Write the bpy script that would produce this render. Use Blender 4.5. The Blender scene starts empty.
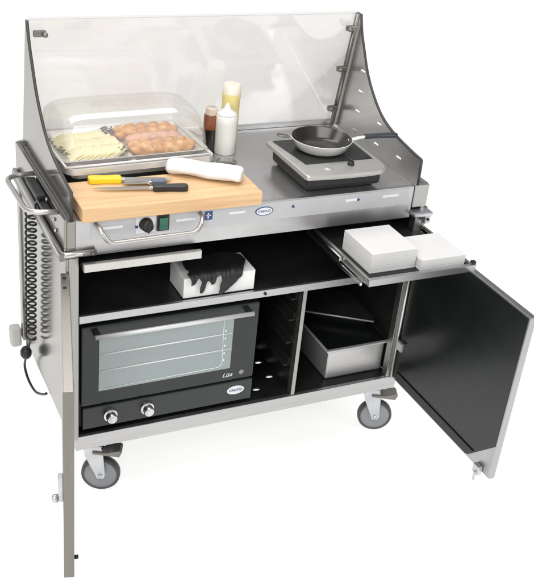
import bpy, bmesh, math, random
from mathutils import Vector, Matrix, noise
random.seed(7)
S = bpy.context.scene
COL = S.collection
R = math.radians
G = -0.264                      # height of the floor the casters stand on

# ------------------------------------------------------------------ materials
def new_mat(name):
    m = bpy.data.materials.new(name); m.use_nodes = True
    nt = m.node_tree; p = nt.nodes['Principled BSDF']
    return m, nt, p

def N(nt, t, **kw):
    n = nt.nodes.new(t)
    for k, v in kw.items(): setattr(n, k, v)
    return n

def mat(name, col, rough=.5, metal=0., var=.06, scale=8., stretch=(1, 1, 1), bump=0., bscale=60., rvar=.0,
        coat=0., spec=.5, sheen=0., bstretch=None, sub=0.):
    m, nt, p = new_mat(name); L = nt.links
    tc = N(nt, 'ShaderNodeTexCoord'); mp = N(nt, 'ShaderNodeMapping'); mp.inputs['Scale'].default_value = stretch
    L.new(tc.outputs['Object'], mp.inputs[0])
    no = N(nt, 'ShaderNodeTexNoise'); no.inputs['Scale'].default_value = scale; no.inputs['Detail'].default_value = 5
    L.new(mp.outputs[0], no.inputs['Vector'])
    cr = N(nt, 'ShaderNodeValToRGB')
    a = [max(0, c*(1-var)) for c in col]; b = [min(1, c*(1+var)) for c in col]
    cr.color_ramp.elements[0].position = .3; cr.color_ramp.elements[1].position = .7
    cr.color_ramp.elements[0].color = (*a, 1); cr.color_ramp.elements[1].color = (*b, 1)
    L.new(no.outputs['Fac'], cr.inputs[0]); L.new(cr.outputs[0], p.inputs['Base Color'])
    p.inputs['Roughness'].default_value = rough; p.inputs['Metallic'].default_value = metal
    p.inputs['Specular IOR Level'].default_value = spec
    if coat: p.inputs['Coat Weight'].default_value = coat; p.inputs['Coat Roughness'].default_value = .08
    if sub:
        p.inputs['Subsurface Weight'].default_value = sub; p.inputs['Subsurface Radius'].default_value = (.02, .01, .006)
    if rvar:
        mr = N(nt, 'ShaderNodeMapRange'); mr.inputs['To Min'].default_value = max(.02, rough-rvar); mr.inputs['To Max'].default_value = rough+rvar
        n2 = N(nt, 'ShaderNodeTexNoise'); n2.inputs['Scale'].default_value = 7; n2.inputs['Detail'].default_value = 6
        L.new(tc.outputs['Object'], n2.inputs['Vector']); L.new(n2.outputs['Fac'], mr.inputs['Value']); L.new(mr.outputs[0], p.inputs['Roughness'])
    if bump:
        m2 = N(nt, 'ShaderNodeMapping'); m2.inputs['Scale'].default_value = bstretch or (1, 1, 1)
        L.new(tc.outputs['Object'], m2.inputs[0])
        n3 = N(nt, 'ShaderNodeTexNoise'); n3.inputs['Scale'].default_value = bscale; n3.inputs['Detail'].default_value = 4
        L.new(m2.outputs[0], n3.inputs['Vector'])
        bp = N(nt, 'ShaderNodeBump'); bp.inputs['Strength'].default_value = bump; bp.inputs['Distance'].default_value = .002
        L.new(n3.outputs['Fac'], bp.inputs['Height']); L.new(bp.outputs[0], p.inputs['Normal'])
    return m

def clear(name, tint, gloss=.12, rough=.03, haze=.0, hcol=(.8, .8, .8), noise=0., fres=.5):
    m = bpy.data.materials.new(name); m.use_nodes = True; nt = m.node_tree; nt.nodes.clear(); L = nt.links
    out = N(nt, 'ShaderNodeOutputMaterial'); tr = N(nt, 'ShaderNodeBsdfTransparent'); gl = N(nt, 'ShaderNodeBsdfGlossy')
    tr.inputs[0].default_value = (*tint, 1); gl.inputs['Roughness'].default_value = rough
    lw = N(nt, 'ShaderNodeLayerWeight'); lw.inputs['Blend'].default_value = .35
    mu = N(nt, 'ShaderNodeMath', operation='MULTIPLY_ADD'); mu.inputs[1].default_value = fres; mu.inputs[2].default_value = gloss*.35
    L.new(lw.outputs['Fresnel'], mu.inputs[0])
    df = N(nt, 'ShaderNodeBsdfDiffuse'); df.inputs[0].default_value = (*hcol, 1)
    mx = N(nt, 'ShaderNodeMixShader'); mx.inputs[0].default_value = haze
    if noise:
        tc = N(nt, 'ShaderNodeTexCoord'); mp = N(nt, 'ShaderNodeMapping'); mp.inputs['Scale'].default_value = (1, 1, 4)
        no = N(nt, 'ShaderNodeTexNoise'); no.inputs['Scale'].default_value = 2.2; no.inputs['Detail'].default_value = 4
        mr = N(nt, 'ShaderNodeMapRange'); mr.inputs['From Min'].default_value = .35; mr.inputs['From Max'].default_value = .7
        mr.inputs['To Min'].default_value = max(0, haze-noise); mr.inputs['To Max'].default_value = haze+noise
        L.new(tc.outputs['Object'], mp.inputs[0]); L.new(mp.outputs[0], no.inputs['Vector']); L.new(no.outputs['Fac'], mr.inputs['Value'])
        L.new(mr.outputs[0], mx.inputs[0])
    L.new(tr.outputs[0], mx.inputs[1]); L.new(df.outputs[0], mx.inputs[2])
    m2 = N(nt, 'ShaderNodeMixShader'); L.new(mu.outputs[0], m2.inputs[0]); L.new(mx.outputs[0], m2.inputs[1]); L.new(gl.outputs[0], m2.inputs[2])
    L.new(m2.outputs[0], out.inputs[0])
    return m

M = {}
# brushed stainless: the brushing runs along x, y or z
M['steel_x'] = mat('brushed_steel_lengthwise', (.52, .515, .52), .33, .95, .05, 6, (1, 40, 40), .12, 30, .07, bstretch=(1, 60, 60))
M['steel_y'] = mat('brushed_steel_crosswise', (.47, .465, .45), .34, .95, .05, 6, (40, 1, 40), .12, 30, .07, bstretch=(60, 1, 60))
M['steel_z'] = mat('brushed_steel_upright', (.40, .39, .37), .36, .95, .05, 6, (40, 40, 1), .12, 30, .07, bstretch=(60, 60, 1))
M['apron'] = mat('apron_steel', (.50, .495, .50), .28, .95, .16, 3.2, (1.2, 1, 5), .12, 30, .09, bstretch=(1, 60, 60))  # broad darker patches in the colour stand in for reflections
M['top'] = mat('worktop_steel', (.62, .61, .61), .2, .85, .05, 5, (1, 30, 30), .0, 30, .05)
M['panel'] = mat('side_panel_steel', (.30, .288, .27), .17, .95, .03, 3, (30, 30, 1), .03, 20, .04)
M['door_edge'] = mat('warm_door_steel', (.43, .405, .37), .42, .9, .05, 6, (40, 40, 1), .1, 30, .07)
M['door_rim'] = mat('door_rim_steel', (.46, .46, .465), .33, .95, .06, 6, (40, 40, 1), .12, 30, .07, bstretch=(60, 60, 1))
M['endshade'] = mat('tan_end_shade', (.24, .228, .205), .42, .8, .06, 6, (40, 40, 1), .1, 30)  # darker tan door steel: shade painted on the left door's free end
M['smoke'] = mat('smoked_guard_panel', (.50, .493, .48), .27, .8, .05, 4, (1, 1, 1), .05, 25, .06)
M['trim'] = mat('dark_edge_trim', (.045, .043, .04), .4, .1, .1, 20)
M['post'] = mat('bronze_grey_post', (.22, .21, .19), .35, .8, .08, 20)
M['chrome'] = mat('polished_chrome', (.66, .65, .64), .2, 1, .03, 10)
M['satin'] = mat('satin_tube', (.60, .585, .56), .32, .95, .04, 20)
M['black'] = mat('black_laminate', (.012, .014, .013), .38, 0, .3, 14, bump=.15, bscale=200, rvar=.08)
M['liner'] = mat('black_door_liner', (.010, .013, .012), .26, 0, .3, 3, bump=.10, bscale=18, rvar=.16)
M['oven'] = mat('oven_enamel', (.017, .022, .021), .3, 0, .1, 5, bump=.05, bscale=150, rvar=.05)
M['ovenp'] = mat('oven_panel', (.034, .038, .040), .35, .2, .06, 5, bump=.05, bscale=200)
M['rubber'] = mat('black_rubber', (.012, .012, .012), .45, 0, .2, 30)
M['tyre'] = mat('dark_caster_tyre', (.06, .062, .066), .5, 0, .06, 30, bump=.1)
M['rim'] = mat('caster_hub', (.27, .275, .29), .4, .1, .06, 30)
M['zinc'] = mat('zinc_fork', (.58, .59, .61), .32, .85, .08, 25)
M['alu'] = mat('bright_handle', (.70, .71, .71), .45, .4, .03, 20)
M['rackwire'] = mat('pale_rack_wire', (.82, .86, .86), .4, .0, .03, 20)
M['satinpan'] = mat('satin_pan_steel', (.66, .65, .65), .42, .75, .05, 6, (1, 1, 20), .08, 30)
M['paper'] = mat('white_paper', (.74, .735, .73), .75, 0, .02, 12, bump=.12, bscale=25)
M['stack'] = mat('white_paper_stack', (.66, .655, .65), .8, 0, .02, 12, bump=.1, bscale=25)
M['card'] = mat('white_card', (.82, .82, .81), .6, 0, .03, 12, bump=.05)
M['yellow'] = mat('yellow_handle', (.85, .60, .02), .35, 0, .08, 30, bump=.1)
M['knifeblack'] = mat('black_handle', (.02, .02, .022), .38, 0, .2, 30, bump=.1)
M['blade'] = mat('knife_steel', (.62, .61, .60), .2, 1, .04, 20)
M['bluegrey'] = mat('blue_grey_handle', (.12, .14, .20), .35, 0, .2, 30)
M['nitrile'] = mat('black_nitrile', (.010, .011, .011), .5, 0, .3, 20, bump=.5, bscale=40)
M['dark_sauce'] = mat('dark_sauce', (.018, .012, .01), .2, 0, .2, 12, coat=.6)
M['amber'] = mat('amber_label', (.22, .07, .025), .35, 0, .3, 30, coat=.3)
M['bottlewhite'] = mat('white_plastic', (.80, .79, .74), .35, 0, .03, 10, coat=.2)
M['clearcap'] = mat('pale_clear_cap', (.62, .52, .44), .2, 0, .05, 30, coat=.5)
M['capyellow'] = mat('yellow_cap', (.84, .72, .30), .4, 0, .10, 30)
M['cream'] = mat('cream_cap', (.84, .78, .66), .4, 0, .03, 30)
M['lead'] = mat('cooktop_frame', (.50, .49, .465), .36, .6, .05, 12, bump=.05)
M['darktin'] = mat('dark_tin', (.07, .072, .07), .35, .5, .2, 10, bump=.1)
M['glassblack'] = mat('black_glass', (.012, .013, .013), .09, 0, .1, 4)
M['under'] = mat('black_plastic', (.015, .016, .015), .5, 0, .2, 30)
M['panout'] = mat('cream_enamel', (.78, .77, .74), .25, 0, .02, 8, coat=.4)
M['panin'] = mat('nonstick', (.020, .018, .015), .2, 0, .15, 40)
M['grip'] = mat('pan_grip', (.03, .035, .045), .4, 0, .15, 30)
M['ovenglass'] = mat('oven_window', (.29, .335, .335), .10, .35, .06, 3, (1, 1, 2), coat=.3)
M['label'] = mat('grey_overlay', (.50, .50, .515), .4, .3, .03, 12)
M['labelwhite'] = mat('white_print', (.74, .74, .76), .5, 0, .02, 12)
M['navy'] = mat('navy_print', (.03, .06, .20), .4, 0, .1, 12)
M['green'] = mat('green_rocker', (.02, .13, .08), .3, 0, .15, 30, coat=.3)
M['trayp'] = mat('tray_polished', (.74, .72, .70), .38, .55, .04, 8, bump=.03)
M['wrap'] = mat('pale_wrap', (.88, .82, .52), .7, 0, .10, 14, bump=.6, bscale=35, sub=.1)
M['ham'] = mat('ham', (.66, .36, .24), .45, 0, .2, 30, bump=.4, bscale=60)
M['lettuce'] = mat('herbs', (.16, .17, .05), .6, 0, .6, 60, bump=.4)
M['purple'] = mat('red_cabbage', (.22, .15, .26), .5, 0, .5, 60, bump=.4)
M['pale_tab'] = mat('grey_bumper', (.50, .49, .47), .5, 0, .04, 20)
M['acrylic'] = clear('clear_acrylic', (.955, .95, .945), .10, .05, .11, (.78, .77, .76), .035)
M['dome'] = clear('clear_dome', (.995, .993, .988), .06, .06, .07, (.95, .93, .90), .03, .14)
M['rimclear'] = mat('clear_rim', (.72, .70, .68), .15, 0, .03, 10, coat=.5)
M['cup'] = clear('clear_plastic', (.95, .95, .95), .25, .04, .05)

def wood():
    m, nt, p = new_mat('maple_board'); L = nt.links
    tc = N(nt, 'ShaderNodeTexCoord'); mp = N(nt, 'ShaderNodeMapping'); mp.inputs['Scale'].default_value = (1.2, 26, 26)
    L.new(tc.outputs['Object'], mp.inputs[0])
    no = N(nt, 'ShaderNodeTexNoise'); no.inputs['Scale'].default_value = 3; no.inputs['Detail'].default_value = 8; no.inputs['Distortion'].default_value = .6
    L.new(mp.outputs[0], no.inputs['Vector'])
    cr = N(nt, 'ShaderNodeValToRGB'); e = cr.color_ramp.elements
    e[0].position = .3; e[0].color = (.60, .37, .19, 1); e[1].position = .7; e[1].color = (.75, .51, .28, 1)
    L.new(no.outputs['Fac'], cr.inputs[0])
    L.new(cr.outputs[0], p.inputs['Base Color']); p.inputs['Roughness'].default_value = .45
    b = N(nt, 'ShaderNodeBump'); b.inputs['Strength'].default_value = .1; b.inputs['Distance'].default_value = .001
    L.new(no.outputs['Fac'], b.inputs['Height']); L.new(b.outputs[0], p.inputs['Normal'])
    return m
M['wood'] = wood()

def crust():
    m, nt, p = new_mat('golden_crust'); L = nt.links
    tc = N(nt, 'ShaderNodeTexCoord')
    no = N(nt, 'ShaderNodeTexNoise'); no.inputs['Scale'].default_value = 34; no.inputs['Detail'].default_value = 9; no.inputs['Roughness'].default_value = .65
    L.new(tc.outputs['Object'], no.inputs['Vector'])
    cr = N(nt, 'ShaderNodeValToRGB'); e = cr.color_ramp.elements
    e[0].position = .28; e[0].color = (.30, .09, .018, 1); e[1].position = .72; e[1].color = (.92, .62, .30, 1)
    k = e.new(.5); k.color = (.62, .29, .08, 1)
    L.new(no.outputs['Fac'], cr.inputs[0]); L.new(cr.outputs[0], p.inputs['Base Color'])
    p.inputs['Roughness'].default_value = .36
    b = N(nt, 'ShaderNodeBump'); b.inputs['Strength'].default_value = .5; b.inputs['Distance'].default_value = .002
    L.new(no.outputs['Fac'], b.inputs['Height']); L.new(b.outputs[0], p.inputs['Normal'])
    return m
M['crust'] = crust()

# ------------------------------------------------------------------ mesh helpers
def B(): return bmesh.new()

def box(bm, x0, x1, y0, y1, z0, z1, bev=.0, seg=2):
    t = bmesh.new(); bmesh.ops.create_cube(t, size=1)
    for v in t.verts:
        v.co = Vector(((x0+x1)/2+v.co.x*(x1-x0), (y0+y1)/2+v.co.y*(y1-y0), (z0+z1)/2+v.co.z*(z1-z0)))
    if bev: bmesh.ops.bevel(t, geom=t.edges[:], offset=bev, segments=seg, affect='EDGES', profile=.6)
    merge(bm, t); return bm

def merge(bm, t, mtx=None):
    if mtx is not None: bmesh.ops.transform(t, matrix=mtx, verts=t.verts)
    me = bpy.data.meshes.new('tmp'); t.to_mesh(me); t.free(); bm.from_mesh(me); bpy.data.meshes.remove(me)

def smooth_path(pts, n=6, closed=False):
    P = [Vector(p) for p in pts]; out = []
    k = len(P)
    for i in range(k if closed else k-1):
        if closed: a, b, c, d = P[(i-1) % k], P[i], P[(i+1) % k], P[(i+2) % k]
        else: a, b, c, d = P[max(i-1, 0)], P[i], P[i+1], P[min(i+2, k-1)]
        for j in range(n):
            t = j/n
            out.append(.5*((2*b)+(-a+c)*t+(2*a-5*b+4*c-d)*t*t+(-a+3*b-3*c+d)*t**3))
    if not closed: out.append(P[-1])
    return out

def round_corners(pts, r, n=5):
    P = [Vector(p) for p in pts]; out = [P[0]]
    for i in range(1, len(P)-1):
        a = (P[i-1]-P[i]); b = (P[i+1]-P[i]); q = min(r, a.length*.49, b.length*.49)
        s = P[i]+a.normalized()*q; e = P[i]+b.normalized()*q
        for j in range(n+1):
            t = j/n; out.append((1-t)**2*s+2*(1-t)*t*P[i]+t*t*e)
    out.append(P[-1]); return out

def tube(bm, pts, r, sides=10, flat=1.):
    P = [Vector(p) for p in pts]; n = len(P)
    rs = r if isinstance(r, (list, tuple)) else [r]*n
    up = None; rings = []
    for i in range(n):
        d = (P[min(i+1, n-1)]-P[max(i-1, 0)]).normalized()
        if up is None: up = Vector((0, 0, 1)) if abs(d.z) < .9 else Vector((0, 1, 0))
        s = d.cross(up)
        if s.length < 1e-5: s = d.orthogonal()
        s.normalize(); up = s.cross(d).normalized()
        rings.append([bm.verts.new(P[i]+(s*math.cos(a)+up*math.sin(a)*flat)*rs[i]) for a in [2*math.pi*k/sides for k in range(sides)]])
    for i in range(n-1):
        for k in range(sides):
            f = bm.faces.new((rings[i][k], rings[i][(k+1) % sides], rings[i+1][(k+1) % sides], rings[i+1][k])); f.smooth = True
    bm.faces.new(rings[0][::-1]); bm.faces.new(rings[-1])
    return bm

def lathe(bm, prof, c=(0, 0, 0), seg=40, mtx=None):
    t = bmesh.new(); rings = []
    for (r, z) in prof:
        if r < 1e-6: rings.append([t.verts.new((0, 0, z))])
        else: rings.append([t.verts.new((r*math.cos(2*math.pi*k/seg), r*math.sin(2*math.pi*k/seg), z)) for k in range(seg)])
    for a, b in zip(rings, rings[1:]):
        for k in range(seg):
            j = (k+1) % seg
            if len(a) == 1 and len(b) == 1: continue
            if len(a) == 1: f = t.faces.new((a[0], b[k], b[j]))
            elif len(b) == 1: f = t.faces.new((a[k], a[j], b[0]))
            else: f = t.faces.new((a[k], a[j], b[j], b[k]))
            f.smooth = True
    bmesh.ops.recalc_face_normals(t, faces=t.faces)
    merge(bm, t, (Matrix.Translation(c) @ mtx) if mtx is not None else Matrix.Translation(c))
    return bm

def prism(bm, poly, f0, f1, bev=0):
    """poly: 2D points; f0/f1 map a 2D point to the two 3D faces"""
    t = bmesh.new()
    a = [t.verts.new(f0(*p)) for p in poly]; b = [t.verts.new(f1(*p)) for p in poly]
    n = len(poly)
    t.faces.new(a[::-1]); t.faces.new(b)
    for i in range(n): t.faces.new((a[i], a[(i+1) % n], b[(i+1) % n], b[i]))
    bmesh.ops.recalc_face_normals(t, faces=t.faces)
    if bev: bmesh.ops.bevel(t, geom=t.edges[:], offset=bev, segments=2, affect='EDGES', profile=.6)
    merge(bm, t); return bm

def plate_with_holes(bm, outer, holes, thick, mtx):
    """flat plate (2D outline, 2D holes) of the given thickness, real openings"""
    cu = bpy.data.curves.new('tmp', 'CURVE'); cu.dimensions = '2D'; cu.fill_mode = 'BOTH'; cu.extrude = thick/2
    for poly in [outer]+holes:
        sp = cu.splines.new('POLY'); sp.points.add(len(poly)-1); sp.use_cyclic_u = True
        for q, (x, y) in zip(sp.points, poly): q.co = (x, y, 0, 1)
    o = bpy.data.objects.new('tmp', cu); COL.objects.link(o)
    dg = bpy.context.evaluated_depsgraph_get(); me = bpy.data.meshes.new_from_object(o.evaluated_get(dg))
    t = bmesh.new(); t.from_mesh(me); bpy.data.objects.remove(o); bpy.data.curves.remove(cu); bpy.data.meshes.remove(me)
    bmesh.ops.remove_doubles(t, verts=t.verts, dist=1e-5); bmesh.ops.recalc_face_normals(t, faces=t.faces)
    merge(bm, t, mtx); return bm

def text_bm(bm, s, size, mtx, thick=.0006, shear=0., sx=1.):
    cu = bpy.data.curves.new('tmp', 'FONT'); cu.body = s; cu.size = size; cu.align_x = 'CENTER'; cu.align_y = 'CENTER'
    cu.extrude = thick; cu.shear = shear
    o = bpy.data.objects.new('tmp', cu); COL.objects.link(o)
    dg = bpy.context.evaluated_depsgraph_get(); me = bpy.data.meshes.new_from_object(o.evaluated_get(dg))
    t = bmesh.new(); t.from_mesh(me); bpy.data.objects.remove(o); bpy.data.curves.remove(cu); bpy.data.meshes.remove(me)
    merge(bm, t, mtx @ Matrix.Diagonal((sx, 1, 1, 1))); return bm

def ellipse(cx, cy, a, b, n=28): return [(cx+a*math.cos(2*math.pi*k/n), cy+b*math.sin(2*math.pi*k/n)) for k in range(n)]

# ------------------------------------------------------------------ scene-graph helpers
ORG = {}
def thing(name, label, cat, loc, rotz=0., group=None):
    """Empty at the thing's base. Parts of a thing with rotz use coordinates local to it, all others scene coordinates."""
    o = bpy.data.objects.new(name, None); COL.objects.link(o)
    o.empty_display_size = .05; o.location = loc; o.rotation_euler = (0, 0, rotz)
    o['label'] = label; o['category'] = cat
    if group: o['group'] = group
    ORG[o.name] = Vector((0, 0, 0)) if rotz else Vector(loc)
    return o

def part(name, bm, m, parent=None, smooth=None, label=None):
    bm.verts.ensure_lookup_table()
    lo = Vector([min(v.co[i] for v in bm.verts) for i in range(3)]); hi = Vector([max(v.co[i] for v in bm.verts) for i in range(3)])
    c = (lo+hi)/2
    if parent is None: c.z = lo.z
    bmesh.ops.translate(bm, verts=bm.verts, vec=-c)
    me = bpy.data.meshes.new(name); bm.to_mesh(me); bm.free(); me.materials.append(m)
    if smooth:
        for p in me.polygons: p.use_smooth = True
        me.set_sharp_from_angle(angle=R(smooth))
    o = bpy.data.objects.new(name, me); COL.objects.link(o)
    if parent: o.parent = parent; o.location = c-ORG[parent.name]
    else: o.location = c
    ORG[o.name] = c.copy()
    if label: o['label'] = label
    return o

def tag(o, label, cat, group=None):
    o['label'] = label; o['category'] = cat
    if group: o['group'] = group
    return o

# ================================================================== setting
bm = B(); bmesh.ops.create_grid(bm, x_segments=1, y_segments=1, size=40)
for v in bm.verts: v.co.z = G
fm, nt, p = new_mat('white_floor_added_glow')
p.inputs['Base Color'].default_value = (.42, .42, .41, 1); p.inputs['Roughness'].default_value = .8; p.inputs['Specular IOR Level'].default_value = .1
p.inputs['Emission Color'].default_value = (1, 1, .985, 1); p.inputs['Emission Strength'].default_value = .80  # glow added to the floor: keeps it white under the cart, lights upward
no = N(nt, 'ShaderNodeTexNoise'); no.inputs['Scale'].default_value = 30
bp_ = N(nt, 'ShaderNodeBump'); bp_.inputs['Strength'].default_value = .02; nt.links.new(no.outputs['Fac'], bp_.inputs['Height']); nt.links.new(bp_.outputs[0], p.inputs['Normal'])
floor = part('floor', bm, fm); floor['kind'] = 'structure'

# ================================================================== the cart
W = 1.15; D = .60
cart = thing('kitchen_cart', 'stainless steel mobile demonstration cart with both cupboard doors open', 'kitchen cart', (.555, .30, G))
box_ = lambda *a, **k: box(B(), *a, **k)

# --- side panels, back, posts
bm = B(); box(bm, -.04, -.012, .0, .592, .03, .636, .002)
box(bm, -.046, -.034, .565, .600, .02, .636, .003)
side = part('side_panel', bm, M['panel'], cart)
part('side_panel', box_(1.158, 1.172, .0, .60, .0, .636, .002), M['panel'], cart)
part('back_panel', box_(-.03, 1.16, .585, .597, -.04, .636, .001), M['black'], cart)
part('side_liner', box_(-.0115, -.002, .03, .584, .0, .63), M['black'], cart)
part('side_liner', box_(1.146, 1.1575, .03, .584, .0, .63), M['black'], cart)
part('front_post', box_(-.032, -.003, -.004, .028, -.01, .638, .002), M['steel_z'], cart)
part('front_post', box_(1.128, 1.156, -.002, .028, .0, .638, .002), M['steel_z'], cart)

# --- base tray with vent slots
slots = [ellipse(x, y, .014, .0085) for x, y in ((.722, .315), (.722, .222), (.722, .128), (.645, .07), (.722, .41))]
bm = plate_with_holes(B(), [(0, .012), (1.145, .012), (1.145, .583), (0, .583)], slots, .006, Matrix.Translation((0, 0, -.003)))
part('bottom_shelf', bm, M['black'], cart)
bm = B(); box(bm, -.012, 1.172, -.004, .011, -.052, .0, .002); box(bm, -.012, .0, .011, .6, -.052, -.007, .001); box(bm, 1.16, 1.172, .011, .6, -.052, -.007, .001)
part('base_rail', bm, M['steel_x'], cart)

# --- middle shelf
part('shelf', box_(-.001, 1.145, .006, .583, .425, .441, .001), M['black'], cart)
bm = B(); box(bm, -.002, 1.128, -.006, .005, .418, .4435, .0015)
fr = part('shelf_front', bm, M['steel_x'], cart)
t = lathe(B(), [(0, 0), (.005, 0), (.005, .003), (0, .003)], mtx=Matrix.Rotation(R(90), 4, 'X'), c=(.60, -.0065, .431), seg=16)
part('rivet', t, M['under'], cart)

# --- divider and oven rails
dv = part('divider', box_(.748, .757, .03, .584, .001, .424), M['black'], cart)
part('divider_edge', box_(.744, .758, .0, .029, .001, .424, .001), M['steel_z'], cart)
for k, z in enumerate((.10, .19, .28, .36)):
    bm = B(); box(bm, .725, .7475, .04, .55, z, z+.006); box(bm, .741, .7475, .04, .55, z+.0065, z+.03)
    part('rack_runner', bm, M['under'], cart)
# dark angled divider on the right of the oven
part('cross_brace', tube(B(), [(1.13, .1, .36), (1.13, .5, .20)], .006, 8, 1), M['under'], cart)

# --- counter
bm = B(); box(bm, -.04, 1.165, .012, .60, .735, .7475, .001)
part('countertop', bm, M['top'], cart)
bm = B(); box(bm, -.035, 1.16, .02, .595, .646, .734); part('counter_box', bm, M['black'], cart)
bm = B(); box(bm, -.012, 1.103, -.002, .011, .640, .752, .002)
ap = part('front_apron', bm, M['apron'], cart)
bm = B(); box(bm, 1.105, 1.160, -.004, .011, .676, .754, .003); box(bm, 1.15, 1.166, .011, .60, .650, .752, .002)
part('counter_end', bm, M['steel_y'], cart)
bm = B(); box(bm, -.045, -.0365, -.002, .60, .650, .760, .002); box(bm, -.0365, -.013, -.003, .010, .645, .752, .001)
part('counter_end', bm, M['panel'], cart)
part('rear_upstand', box_(-.036, 1.15, .588, .60, .748, .764, .001), M['steel_x'], cart)
bm = B(); box(bm, 1.104, 1.176, -.030, .012, .650, .664, .004); box(bm, 1.150, 1.172, -.026, -.006, .622, .650, .003)
bk2 = part('bumper_bracket', bm, M['zinc'], cart)
part('screw', lathe(B(), [(0, 0), (.005, 0), (.005, .003), (0, .003)], mtx=Matrix.Rotation(R(90), 4, 'X'), c=(1.161, -.0262, .638), seg=14), M['under'], bk2)
part('side_bumper', box_(1.167, 1.182, .012, .59, .644, .664, .003), M['post'], cart)
# overlay strip with prints
bm = B(); box(bm, .03, 1.085, -.0032, -.0022, .690, .747, .0004)
ov = part('control_overlay', bm, M['label'], cart)
def front(x, z, y=-.004): return Matrix.Translation((x, y, z)) @ Matrix.Rotation(R(90), 4, 'X')
for x0, x1, z in ((.065, .125, .722), (.285, .345, .722), (.452, .505, .727), (.85, .895, .727), (.985, 1.045, .727)):
    part('print', box_(x0, x1, -.0042, -.0034, z-.0042, z+.0042, .0003), M['labelwhite'], ov)
bm = B(); prism(bm, ellipse(.568, .722, .030, .0145), lambda x, z: (x, -.0034, z), lambda x, z: (x, -.0046, z))
lg = part('oval_badge', bm, M['navy'], cart)
bm = B(); prism(bm, ellipse(.568, .722, .0265, .0118), lambda x, z: (x, -.0047, z), lambda x, z: (x, -.0052, z))
part('badge_face', bm, M['labelwhite'], lg)
part('badge_lettering', text_bm(B(), 'CADCO', .0115, front(.568, .722, -.0056)), M['navy'], lg)
bm = B(); box(bm, .373, .399, -.0044, -.0034, .713, .741, .0003); sq = part('blue_sign', bm, M['navy'], cart)
bm = B(); box(bm, .383, .3865, -.0052, -.0045, .718, .736); box(bm, .379, .393, -.0052, -.0045, .7265, .7295)
part('sign_mark', bm, M['labelwhite'], sq)
for x in (.665, .895, .165):
    part('indicator', lathe(B(), [(0, 0), (.0045, 0), (.004, .003), (0, .0035)], mtx=Matrix.Rotation(R(90), 4, 'X'), c=(x, -.0034, .727 if x > .3 else .716), seg=16), M['navy'], cart)
# knob plate, knob, switch
kp = part('knob_plate', box_(.163, .222, -.0045, -.0034, .694, .747, .0006), M['labelwhite'], cart)
k = lathe(B(), [(0, .026), (.014, .026), (.0165, .023), (.0185, .006), (.0205, .003), (.0205, 0), (0, 0)], mtx=Matrix.Rotation(R(90), 4, 'X'), c=(.192, -.0046, .7225), seg=28)
box(k, .1895, .1945, -.0345, -.029, .706, .739, .001)
part('control_knob', k, M['rubber'], kp)
rk = part('rocker_switch', box_(.226, .262, -.009, -.0034, .697, .746, .001), M['under'], cart)
bm = B(); box(bm, .231, .257, -.015, -.0092, .703, .740, .002); part('rocker', bm, M['green'], rk)
# front pull handle on the apron
pts = round_corners([(.045, -.002, .738), (.050, -.034, .733), (.070, -.048, .696), (.335, -.048, .700), (.356, -.034, .733), (.360, -.002, .738)], .03, 6)
hd = part('front_handle', tube(B(), pts, .0068, 12), M['satin'], cart)

# --- left side: bumper, D handle, coiled cord
bm = B(); box(bm, -.062, -.0465, -.02, .59, .640, .664, .003)
part('side_bumper', bm, M['post'], cart)
bm = tube(B(), round_corners([(-.054, .58, .668), (-.054, -.012, .655), (.045, -.012, .655)], .012, 4), .0095, 10)
part('bumper_bar', bm, M['satin'], cart)
for x in (.012, .033):
    part('screw', lathe(B(), [(0, .004), (.003, .004), (.004, .002), (.004, 0), (0, 0)], mtx=Matrix.Rotation(R(90), 4, 'X'), c=(x, -.021, .655), seg=14), M['post'], cart)
pts = round_corners([(-.046, .345, .754), (-.135, .33, .757), (-.128, .075, .757), (-.046, .06, .757)], .05, 7)
part('side_handle', tube(B(), pts, .0078, 12), M['satin'], cart)
# cord wrap and keeper plate inside the handle
bm = B(); box(bm, -.075, -.046, .19, .33, .735, .752, .006); box(bm, -.07, -.046, .12, .2, .722, .735, .005)
part('cord_wrap', bm, M['rubber'], cart)
for y, z in ((.10, .715), (.17, .72), (.23, .735), (.08, .69)):
    part('screw', lathe(B(), [(0, .005), (.005, .005), (.006, 0), (0, 0)], mtx=Matrix.Rotation(R(-90), 4, 'Y'), c=(-.046, y, z), seg=12), M['satin'], cart)
# coiled power cord
a0 = Vector((-.066, .305, .650)); a1 = Vector((-.066, .352, .165)); turns = 21; pts = []
for i in range(turns*14+1):
    t = i/(turns*14); c = a0.lerp(a1, t); an = 2*math.pi*turns*t
    pts.append(c+Vector((math.cos(an)*.0155, math.sin(an)*.022, 0)))
pts = [Vector((-.062, .20, .735)), Vector((-.066, .25, .70))]+pts
tail = smooth_path([pts[-1], (-.064, .372, .14), (-.064, .395, .10), (-.064, .41, .078)], 5)
cord = part('coiled_cord', tube(B(), pts+tail[1:], .0036, 6), M['rubber'], cart, 60)
bm = lathe(B(), [(0, -.022), (.012, -.02), (.019, -.008), (.019, .008), (.012, .02), (0, .022)], c=(-.072, .405, .075), seg=20)
part('plug', bm, M['rubber'], cord, 60)
loop = smooth_path([(-.068, .415, .05), (-.066, .452, .01), (-.064, .465, -.03), (-.062, .42, -.052), (-.058, .34, -.045), (-.050, .27, -.01), (-.044, .24, .012)], 6)
part('cord_tail', tube(B(), loop, .0044, 8), M['rubber'], cord, 60)
part('corner_bumper', box_(-.085, -.047, .58, .625, -.015, .062, .012, 3), M['pale_tab'], cart)

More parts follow.
